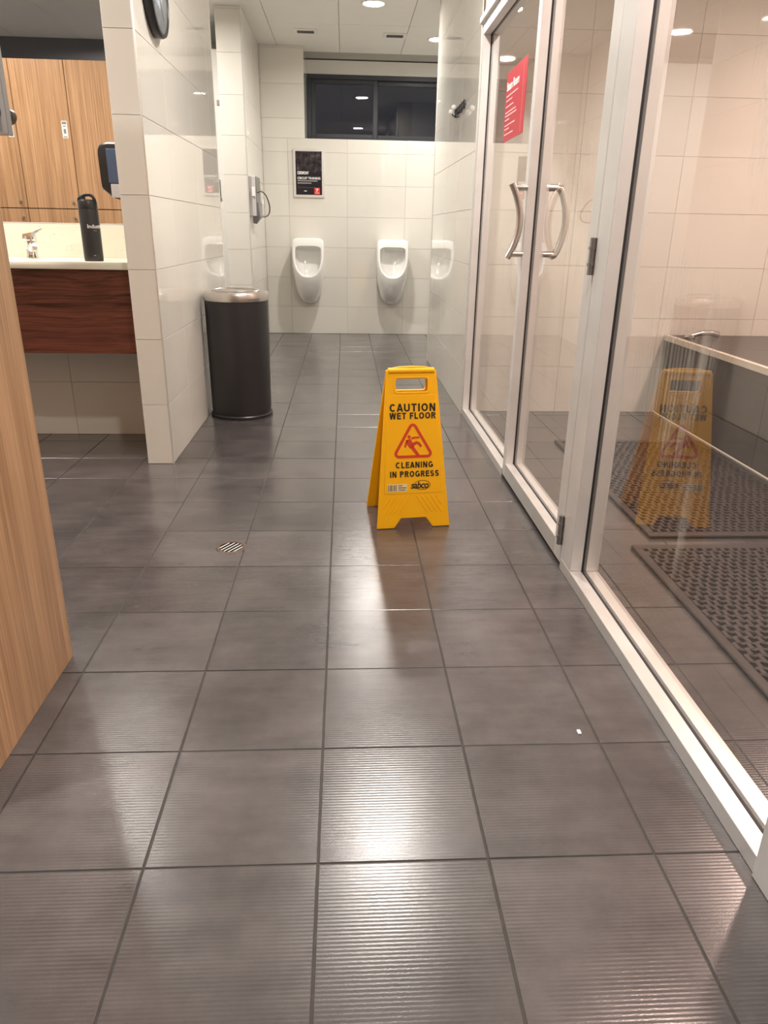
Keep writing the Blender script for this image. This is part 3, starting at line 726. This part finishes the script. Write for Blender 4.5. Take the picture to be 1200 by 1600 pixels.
# warning triangle with slipping figure
def rtri(cx, cy, R, r, n=6):
    C = [(cx + (R)*math.cos(a)*1.0, cy + R*math.sin(a)) for a in (PI/2, PI*7/6, PI*11/6)]; out = []
    for q, a in zip(C, (PI/2, PI*7/6, PI*11/6)):
        for k in range(n+1):
            t = a - PI/3 + 2*PI/3*k/n; out.append((q[0]+r*math.cos(t), q[1]+r*math.sin(t)))
    return out
TC = (.002, .306)
on(fp, plate('triangle', [rtri(*TC, .062, .0165), rtri(*TC, .062, .0060)], .0006, .0001, REDINK), 'warning_triangle', 0, 0, zf)
def blob(pts, ws):
    L_, R_ = [], []
    for i, p in enumerate(pts):
        a = Vector(pts[max(i-1, 0)]); b = Vector(pts[min(i+1, len(pts)-1)]); t = (b-a).normalized(); nrm = Vector((-t.y, t.x)); q = Vector(p)
        L_.append(tuple(q+nrm*ws[i])); R_.append(tuple(q-nrm*ws[i]))
    return L_ + R_[::-1]
fx, fy = TC
fy -= .003
for lo_, nm in ((circ(.0064, fx-.0145, fy+.033, 16), 'figure_head'),
    (blob([(fx-.018, fy+.024), (fx-.012, fy+.008), (fx-.004, fy-.006)], [.009, .0105, .008]), 'figure_torso'),
    (blob([(fx-.006, fy+.0275), (fx+.006, fy+.0300), (fx+.024, fy+.0305)], [.0038, .0036, .0032]), 'figure_arm'),
    (blob([(fx-.021, fy+.022), (fx-.026, fy+.010), (fx-.031, fy-.005)], [.0040, .0038, .003]), 'figure_arm'),
    (blob([(fx-.006, fy+.000), (fx+.004, fy-.016), (fx+.020, fy-.036)], [.0070, .0065, .0052]), 'figure_leg'),
    (blob([(fx-.002, fy+.004), (fx+.014, fy+.012), (fx+.021, fy+.009), (fx+.031, fy-.004)], [.0065, .0055, .0050, .0042]), 'figure_leg')):
    me = plate(nm, [lo_], .0006, .0001, REDINK); mobj(nm, me, fp, (0, 0, zf))
# sticker with bar code and the maker's mark
stk = on(fp, plate('sticker', [rrect(.074, .028, .002)], .0004, .0001, STICK), 'barcode_sticker', -.060, .150, zf)
for k, w in enumerate((.0016, .0008, .0022, .0012, .0008, .0020, .0010, .0016)):
    obj('barcode_bar', bx(-.060-.034+k*.0042, -.060-.034+k*.0042+w*1.3, .150-.011, .150+.011, zf+.0001, zf+.0006), INK, fp, sm=False)
for k in range(3): obj('print_line', bx(-.056, -.056+(.016, .030, .026)[k], .157-k*.008, .1595-k*.008, zf+.0001, zf+.0006), INK, fp, sm=False)
on(fp, plate('ring', [circ(.032, .034, .158, 28, 1.0, .56), circ(.0305, .0335, .158, 28, 1.0, .53)], .0006, .0001, INK), 'logo_ring', 0, 0, zf)
on(fp, text_mesh('sabco', .036, INK, .022, .0003, spacing=.92, shear=.25, sx=.88), 'logo_lettering', .024, .157, zf+.0002)

# ------------------------------------------------------------------ waste bin
wbn = empty('waste_bin', (-.612, 4.262, 0)); tag(wbn, 'tall round black waste bin with brushed steel rim against the tiled partition', 'bin')
obj('body', lathe([(.0, .004), (.168, .004), (.170, .030), (.172, .05), (.176, .660), (.0, .660)], 64), BLACKM, wbn)
obj('base_ring', lathe([(.166, 0), (.179, 0), (.180, .016), (.174, .022), (.166, .022)], 64), BLACKP, wbn)
obj('rim', lathe([(.170, .655), (.1785, .655), (.180, .660), (.180, .694), (.176, .700), (.150, .704), (.140, .704), (.136, .700), (.136, .690), (.170, .690)], 64), STEEL, wbn)
obj('lid_ring', lathe([(.118, .700), (.118, .708), (.122, .711), (.130, .711), (.134, .707), (.134, .700)], 64), STEEL, wbn)
obj('liner', lathe([(.0, .60), (.135, .60), (.135, .699), (.132, .699), (.132, .605), (0, .605)], 48), BLACKP, wbn)
flp = bmesh.new(); bmesh.ops.create_circle(flp, cap_ends=True, segments=48, radius=.118)
for v in flp.verts: v.co.z = .7035; v.co.y = max(v.co.y, -.02)
obj('half_lid', flp, STEEL, wbn)

# ------------------------------------------------------------------ urinals
def outline(w, zc, h1, h2, n1, n2, yf, n=56, wl=None):
    out = []
    for k in range(n):
        a = 2*PI*k/n; c, s = math.cos(a), math.sin(a)
        e = n1 if s > 0 else n2
        x = w*math.copysign(abs(c)**(2/e), c); z = zc + (h1 if s > 0 else h2)*math.copysign(abs(s)**(2/e), s)
        out.append((x, yf(z), z))
    return out
def urinal(x, lab):
    e = empty('urinal', (x, 7.868, .29)); tag(e, lab, 'urinal', 'wall hung urinals')
    zo = .29
    def sh_(L): return [(a, b, c-zo) for a, b, c in L]
    R_ = [sh_(outline(.140, .82, .130, .50, 6, 2.5, lambda z: 0)),
          sh_(outline(.148, .82, .132, .51, 6, 2.6, lambda z: -.04)),
          sh_(outline(.154, .82, .132, .50, 6, 2.7, lambda z: -.10)),
          sh_(outline(.158, .82, .132, .46, 6, 2.7, lambda z: -.16 - .02*max(0, (.95-z)/.5))),
          sh_(outline(.159, .82, .132, .39, 6, 2.6, lambda z: -.20 - .05*max(0, (.95-z)/.45))),
          sh_(outline(.158, .82, .131, .31, 6, 2.5, lambda z: -.235 - .065*max(0, (.95-z)/.4))),
          sh_(outline(.155, .82, .130, .265, 6, 2.4, lambda z: -.255 - .072*max(0, (.95-z)/.4))),
          sh_(outline(.150, .82, .126, .245, 6, 2.35, lambda z: -.262 - .075*max(0, (.95-z)/.4)))]
    obj('bowl_shell', loft(R_, cap1=False), CERAM, e, ang=1.2)
    Ri = [R_[-1],
          sh_(outline(.144, .82, .121, .236, 6, 2.4, lambda z: -.266 - .077*max(0, (.95-z)/.4))),
          sh_(outline(.130, .80, .078, .205, 5, 2.4, lambda z: -.264 - .076*max(0, (.95-z)/.4))),
          sh_(outline(.125, .80, .073, .200, 5, 2.4, lambda z: -.250 - .07*max(0, (.95-z)/.4)))]
    obj('rim', loft(Ri, cap0=False, cap1=False), CERAM, e, ang=1.2)
    Rb = [Ri[-1],
          sh_(outline(.127, .80, .078, .215, 5, 2.3, lambda z: -.215 - .06*max(0, (.95-z)/.4))),
          sh_(outline(.122, .79, .076, .225, 4, 2.2, lambda z: -.165 - .06*max(0, (.95-z)/.4))),
          sh_(outline(.095, .77, .070, .20, 3, 2.0, lambda z: -.135 - .07*max(0, (.95-z)/.4))),
          sh_(outline(.04, .72, .04, .10, 2, 2.0, lambda z: -.125 - .07*max(0, (.95-z)/.4)))]
    b = loft(Rb, cap0=False); 
    obj('bowl', b, CERAM, e, ang=1.4)
    obj('drain_grate', lathe([(0, 0), (.020, 0), (.020, .004), (0, .006)], 20, 0, -.225, .61-.29-.030), STEEL, e)
urinal(-.365, 'white ceramic urinal under the framed poster')
urinal(.474, 'white ceramic urinal on the right, nearer the glossy side wall')

# ------------------------------------------------------------------ framed poster
po = empty('framed_poster', (-.354, 7.868, 1.5425)); tag(po, 'dark circuit training poster in silver snap frame on the back wall', 'poster')
PW, PH = .304, .436
for s in (-1, 1):
    obj('frame_rail', bx(-PW/2, PW/2, -.016, 0, min(s*PH/2, s*(PH/2-.024)), max(s*PH/2, s*(PH/2-.024)), .003), TRIM, po)
    obj('frame_stile', bx(min(s*PW/2, s*(PW/2-.024)), max(s*PW/2, s*(PW/2-.024)), -.0155, 0, -PH/2+.02, PH/2-.02, .003), TRIM, po)
sheet = obj('print', bx(-PW/2+.02, PW/2-.02, -.008, -.002, -PH/2+.02, PH/2-.02), POSTER, po, sm=False)
def ptext(t, size, x, z, bold=.01, sx=1.0, mat=None): flat(text_mesh(t, size, mat or WHITEINK, bold, .0002, 'LEFT', 1.0, sx), 'lettering', po, x, z, -.0086)
ptext('CEREMONY', .036, -.112, .002, .035, .58); ptext('CIRCUIT TRAINING', .030, -.112, -.045, .028, .86)
for z, x1 in ((-.068, .085), (-.088, .025)): obj('text_line', bx(-.112, x1, -.0088, -.0078, z-.003, z+.003), LGREYP, po, sm=False)
obj('text_line', bx(-.112, .06, -.0088, -.0078, -.129, -.1275), GREYP, po, sm=False)
obj('text_line', bx(-.048, -.022, -.0088, -.0078, -.163, -.156), WHITEINK, po, sm=False)
lg = obj('logo_square', bx(.052, .108, -.0088, -.0078, -.187, -.128), RED45, po, sm=False)
b = bmesh.new()
bx(.066, .092, -.0094, -.0086, -.143, -.137, bm=b)
vs = [b.verts.new((x, -.0094, z)) for x, z in ((.084, -.143), (.092, -.143), (.078, -.163), (.068, -.163))]; b.faces.new(vs)
obj('logo_mark', b, WHITEINK, lg, sm=False)
obj('logo_word', bx(.060, .101, -.0094, -.0086, -.180, -.172), PINKINK, lg, sm=False)

# ------------------------------------------------------------------ steel box with cord on the wing wall
sb = empty('steel_wall_box', (-.80, 6.80, 1.125)); tag(sb, 'steel wall box with looping black cord mounted beside the urinals', 'wall box')
obj('body', bx(.0, .055, -.15, .17, .0, .31, .004), LGREYP, sb)
obj('front_plate', bx(.055, .062, -.14, .165, .0, .31, .002), DSTEEL, sb)
obj('switch', bx(.025, .050, -.162, -.15, .155, .225, .002), WHITEINK, sb)
obj('spout', loft([[(.058, -.14, .10), (.075, -.14, .11), (.075, .12, .11), (.058, .12, .10)], [(.02, -.13, -.01), (.085, -.13, .0), (.085, .06, .0), (.02, .06, -.01)], [(.02, -.12, -.055), (.05, -.12, -.06), (.05, -.10, -.06), (.02, -.10, -.055)]]), GREYP, sb, sm=False)
obj('cord', tube(spline([(.066, -.10, .185), (.085, .05, .20), (.11, .17, .17), (.125, .27, .10), (.12, .30, .04), (.10, .22, .005), (.07, .0, .0), (.06, -.12, -.004)], 8), .0052, 8), BLACKP, sb)
obj('tag', bx(.085, .090, .05, .12, .10, .14, .001), WHITEINK, sb)

# ------------------------------------------------------------------ white cubicle door beyond the partition
cd = empty('door_2', (-1.40, 7.0, 0)); cd['kind'] = 'structure'; cd['label'] = 'white cubicle door glimpsed past the tiled partition'
obj('panel', bx(-.55, .385, -.012, .012, .12, 2.40, .002), WHITE, cd)
obj('lock_plate', bx(.285, .313, -.022, -.012, 1.25, 1.42, .002), BLACKP, cd)
obj('lock_knob', lathe([(0, 0), (.011, 0), (.011, .014), (0, .016)], 16, .302, -.038, 1.285, 'Y'), WHITEINK, cd)
obj('hinge', bx(.325, .345, -.020, -.010, 1.99, 2.03, .002), DSTEEL, cd)

# ------------------------------------------------------------------ wall clock
ck = empty('wall_clock', (-.80, 3.60, 1.932)); tag(ck, 'round black framed wall clock high on the tiled partition', 'clock')
obj('case', lathe([(.0, .0), (.150, .0), (.162, .006), (.164, .030), (.160, .040), (.150, .042), (.144, .036), (.0, .034)], 56, axis='X'), BLACKP, ck)
obj('face', lathe([(.143, .0345), (.0, .0350)], 48, axis='X'), CLOCKF, ck)
RY = Matrix(((0, 0, 1), (1, 0, 0), (0, 1, 0))).to_4x4()
for k in range(1, 13):
    a = PI/2 - k*PI/6
    me = text_mesh(str(k), .034, INK, .01, .0003); o = bpy.data.objects.new('numeral', me)
    m = RY.copy(); m.translation = (.0355, .112*math.cos(a), .112*math.sin(a)); o.matrix_local = m; link(o, ck)
for a, l, w in ((PI*.25, .07, .005), (-PI*.32, .10, .0035)):
    b = bx(.0362, .0372, -.012, l, -w, w); bmesh.ops.rotate(b, verts=b.verts, cent=(0, 0, 0), matrix=Matrix.Rotation(a, 3, 'X')); obj('hand', b, BLACKP, ck)
obj('hub', lathe([(.0, .0405), (.007, .0400), (.007, .036)], 16, axis='X'), CHROME, ck)
obj('glass_cover', lathe([(.146, .0375), (.08, .0392), (.0, .0398)], 40, axis='X'), WGLASS, ck)

# ------------------------------------------------------------------ hook rack on the right wall
hk = empty('hook_rack', (.70, 4.90, 1.715)); tag(hk, 'black scrolled hook rack with white ball ends on the right wall', 'hooks')
b = bmesh.new()
tube([(-.006, -.20, .004), (-.006, .22, .004)], .004, 8, bm=b)
for k in range(5):
    c = -.16 + k*.085; pts = [(-.008, c + .034*math.cos(t)*(1-.05*t), .004 + .030*math.sin(t)*(1-.05*t)) for t in [q*.45 for q in range(18)]]
    tube(pts, .0032, 6, bm=b)
obj('scroll_bar', b, BLACKP, hk)
for yy, zz in ((-.07, .0), (.05, -.008)):
    st = obj('hook', tube(spline([(-.004, yy, zz-.02), (-.025, yy, zz-.026), (-.048, yy, zz-.010), (-.055, yy, zz)], 5), .0035, 8), BLACKP, hk)
    bb = bmesh.new(); bmesh.ops.create_uvsphere(bb, u_segments=20, v_segments=12, radius=.0150, matrix=Matrix.Translation((-.055, yy, zz+.002))); obj('ball_end', bb, CERAM, st)

# ------------------------------------------------------------------ vanity
YF = 3.36
va = empty('vanity_cabinet', (-2.0, 3.6, .49)); tag(va, 'wall hung vanity front in dark red-brown horizontal veneer', 'vanity')
obj('front_panel', bx(-1.2, 1.077, YF+.012-3.6, YF+.030-3.6, 0, .362, .001), VANW, va)
obj('carcass', bx(-1.2, 1.077, YF+.030-3.6, .185, .004, .26), BLACKM, va, sm=False)
ct = empty('vanity_counter', (-2.0, 3.6, .85)); tag(ct, 'white speckled stone vanity counter with shallow basins', 'counter')
# worktop with two oval basin cut-outs
def ztop(x, y): return .034
wtop = plate('worktop', [[(-1.2, YF-3.6), (1.077, YF-3.6), (1.077, .186), (-1.2, .186)], circ(.155, .32, -.035, 40, 1.35, .80), circ(.155, -.65, -.035, 40, 1.35, .80)], .032, .002, STONE)
o = mobj('worktop', wtop, ct, (0, 0, .018))
for cx in (.32, -.65):
    prof = [(0, -.09), (.08, -.088), (.13, -.06), (.153, -.01), (.158, .014), (.154, .016), (.149, -.008), (.126, -.055), (.076, -.080), (0, -.083)]
    bb = lathe(prof, 40)
    for v in bb.verts: v.co.x = v.co.x*1.35 + cx; v.co.y = v.co.y*.80 - .035; v.co.z += .018
    obj('basin', bb, CERAM, ct)
bk = obj('backsplash', bx(-3.2, -.9175, 3.772, 3.789, .884, 1.033, .001), STONE); tag(bk, 'cream speckled stone backsplash between counter and mirror', 'backsplash')
mi = empty('wall_mirror', (-2.0, 3.786, 1.034)); tag(mi, 'large frameless vanity mirror reflecting the wooden lockers', 'mirror')
obj('glass', bx(-1.2, 1.078, -.006, .0, .0, 1.25), MIRROR, mi, sm=False)
obj('bottom_channel', bx(-1.2, 1.078, -.009, -.006, .0, .006), TRIM, mi, sm=False)
# mixer tap
tp = empty('mixer_tap', (-1.455, 3.655, .884)); tag(tp, 'chrome lever mixer tap on the vanity counter', 'tap')
obj('body', lathe([(0, 0), (.030, 0), (.030, .004), (.026, .010), (.024, .040), (.026, .062), (.027, .076), (0, .078)], 28), CHROME, tp)
obj('spout', tube(spline([(.004, -.010, .040), (.024, -.045, .056), (.044, -.085, .060), (.055, -.105, .055)], 6), [.018]*6+[.016]*6+[.0145]*7, 16), CHROME, tp)
obj('aerator', lathe([(0, -.014), (.011, -.014), (.012, 0), (0, .0)], 18, .056, -.106, .054), STEEL, tp)
obj('cap', lathe([(0, .076), (.027, .076), (.029, .082), (.027, .096), (.018, .102), (0, .103)], 24), CHROME, tp)
obj('lever', loft([[(-.028, -.022, .084), (-.028, .022, .084), (-.026, .018, .104), (-.026, -.018, .104)], [(.016, -.024, .092), (.016, .014, .092), (.016, .010, .112), (.016, -.020, .112)], [(.050, -.046, .112), (.050, -.020, .112), (.050, -.022, .122), (.050, -.044, .122)], [(.082, -.066, .126), (.082, -.050, .126), (.082, -.050, .131), (.082, -.066, .131)]]), CHROME, tp, ang=.5)
# drink bottle
bo = empty('drink_bottle', (-1.108, 3.445, .884)); tag(bo, 'tall matt black drink bottle standing on the vanity counter', 'bottle')
obj('flask', lathe([(0, 0), (.038, 0), (.040, .003), (.0405, .02), (.0405, .205), (.039, .212), (0, .212)], 48), BLACKM, bo)
obj('cap', lathe([(0, .212), (.0395, .212), (.0400, .216), (.0400, .240), (.036, .248), (.026, .250), (0, .250)], 40), BLACKP, bo)
obj('carry_loop', tube(spline([(-.034, -.008, .236), (-.028, -.008, .256), (.0, -.006, .268), (.024, -.004, .264), (.034, -.002, .244)], 6), .0065, 10), BLACKP, bo)
obj('drink_spout', lathe([(0, .246), (.012, .246), (.011, .260), (0, .261)], 18, -.016, -.006, 0), BLACKP, bo)
def wrap_text(me, rad, a0, z):
    for v in me.vertices:
        a = a0 + v.co.x/rad; r = rad + v.co.z; v.co = Vector((r*math.sin(a), -r*math.cos(a), z + v.co.y))
    return me
mobj('lettering', wrap_text(text_mesh('Industrie', .0225, WHITEINK, .012, .0003, 'LEFT'), .0409, .00, .142), bo)
mobj('lettering', wrap_text(text_mesh('- - -', .008, WHITEINK, .02, .0003, 'LEFT'), .0409, .62, .126), bo)
mobj('emblem', wrap_text(plate('emblem', [[(-.006, 0), (0, .004), (.006, 0), (0, .0016)]], .0004, .0001, LGREYP), .0409, .45, .022), bo)
# soap dispenser on the partition's left face
sd = empty('soap_dispenser', (-.9178, 3.50, 1.135)); tag(sd, 'black and blue soap dispenser on the side of the tiled partition', 'dispenser')
prof = [(0, .0), (-.045, .0), (-.066, .004), (-.084, .013), (-.100, .026), (-.114, .038), (-.121, .046), (-.123, .070), (-.125, .180), (-.123, .196), (-.116, .209), (-.102, .218), (-.080, .223), (0, .223)]
def prism(prof, y0, y1): 
    return loft([[(x, y0, z) for x, z in prof], [(x, y1, z) for x, z in prof]])
def prof_box(prof, y0, y1, ins=.006):
    c = Vector((sum(p[0] for p in prof)/len(prof), sum(p[1] for p in prof)/len(prof)))
    def sc(f): return [((p[0]-c.x)*f + c.x if p[0] < -.001 else p[0], (p[1]-c.y)*f + c.y) for p in prof]
    return loft([[(x, y0, z) for x, z in sc(.94)], [(x, y0+ins, z) for x, z in prof], [(x, y1-ins, z) for x, z in prof], [(x, y1, z) for x, z in sc(.94)]])
obj('body', prof_box(prof, -.055, .055), BLACKP, sd)
obj('tank_window', bx(-.088, -.004, -.0585, -.054, .066, .198, .002), BLUEP, sd)
obj('lower_panel', bx(-.082, -.004, -.0580, -.054, .008, .062, .002), LGREYP, sd)
obj('push_bar', bx(-.126, -.100, -.040, .040, .036, .056, .004, 2), CHROME, sd)
# grey hair dryer unit hung at the left of the mirror
hd = empty('hair_dryer_unit', (-1.665, 3.76, 1.41)); tag(hd, 'grey wall unit with black dryer nozzle at the left edge beside the mirror', 'hair dryer')
obj('back_board', bx(-.14, .135, -.035, .018, .0, .40, .004), GREYP, hd)
obj('nozzle', lathe([(0, -.10), (.026, -.10), (.036, -.085), (.036, -.040), (.030, -.034), (0, -.034)], 28, .105, 0, .085, 'Y'), BLACKP, hd)

# ------------------------------------------------------------------ lockers
LY = 1.634; LZ = 2.10; DW = .38
def locker(x0, x1, lab, end=False):
    e = empty('locker', ((x0+x1)/2, 1.35, 0)); tag(e, lab, 'locker', 'wooden lockers facing the vanity')
    ex = e.location.x; ey = 1.35
    xr = x1 - (.120 if end else 0)
    obj('carcass', bx(x0+.001-ex, (x1-.019 if end else x1-.001)-ex, 1.08-ey, LY-.020-ey, .0, LZ), LOCKW if end else GASK, e, sm=False)
    if end:
        obj('end_panel', bx(x1-.018-ex, x1-ex, 1.08-ey, LY-ey, 0, LZ, .0008), LOCKW, e)
        obj('filler_strip', bx(xr+.002-ex, x1-.019-ex, LY-.020-ey, LY-.002-ey, 0, LZ), LOCKW, e, sm=False)
    for z0, z1, kz in ((.10, 1.138, 1.078), (1.144, LZ, 1.187)):
        dd = obj('door', bx(x0+.002-ex, xr-.002-ex, LY-.019-ey, LY-.001-ey, z0, z1, .0008), LOCKW, e)
        obj('knob', lathe([(0, .0), (.006, .0), (.006, .010), (.010, .012), (.010, .018), (0, .020)], 16, x1_knob(x0, xr)-ex, LY-.002-ey, kz, 'Y'), DSTEEL, dd)
        if z0 > 1:
            tg = obj('number_tag', bx(xr-.062-ex, xr-.022-ex, LY-.001-ey, LY+.001-ey, 1.610, 1.722, .0005), TAGM, e, sm=False)
            for za, zb, wd in ((1.700, 1.716, .030), (1.684, 1.690, .022), (1.640, 1.670, .016), (1.616, 1.622, .026)):
                obj('print_line', bx(xr-.042-wd/2-ex, xr-.042+wd/2-ex, LY+.001-ey, LY+.0014-ey, za, zb), GREYP, tg, sm=False)
    return e
def x1_knob(x0, xr): return xr - .042
labs = ['wooden locker column beside the end panel', 'second wooden locker column counted from the end panel', 'third wooden locker column from the end panel, seen in the mirror',
        'fourth wooden locker column from the end panel, seen in the mirror', 'fifth wooden locker column from the end panel, at the left in the mirror', 'sixth wooden locker column from the end panel, farthest left']
xs = [-.82 - DW*k for k in range(7)]
locker(-1.20, -.70, 'end wooden locker column with the tall striped side panel in the foreground', True)
for k in range(1, 6): locker(xs[k+1], xs[k], labs[k])
# ------------------------------------------------------------------ small litter
cr_ = obj('crumb', bx(-.004, .004, -.007, .007, 0, .004, .0015, 2), LINT, loc=(.5155, 1.292, .0)); tag(cr_, 'tiny white crumb lying on a floor joint near the glass', 'crumb')
bt = obj('small_bolt', lathe([(0, .0), (.0055, .0), (.0055, .002), (.003, .004), (0, .004)], 14, 0, 0, 0), RUST, loc=(-.434, .690, .0)); tag(bt, 'tiny brown stud on the floor tile at lower left', 'stud')
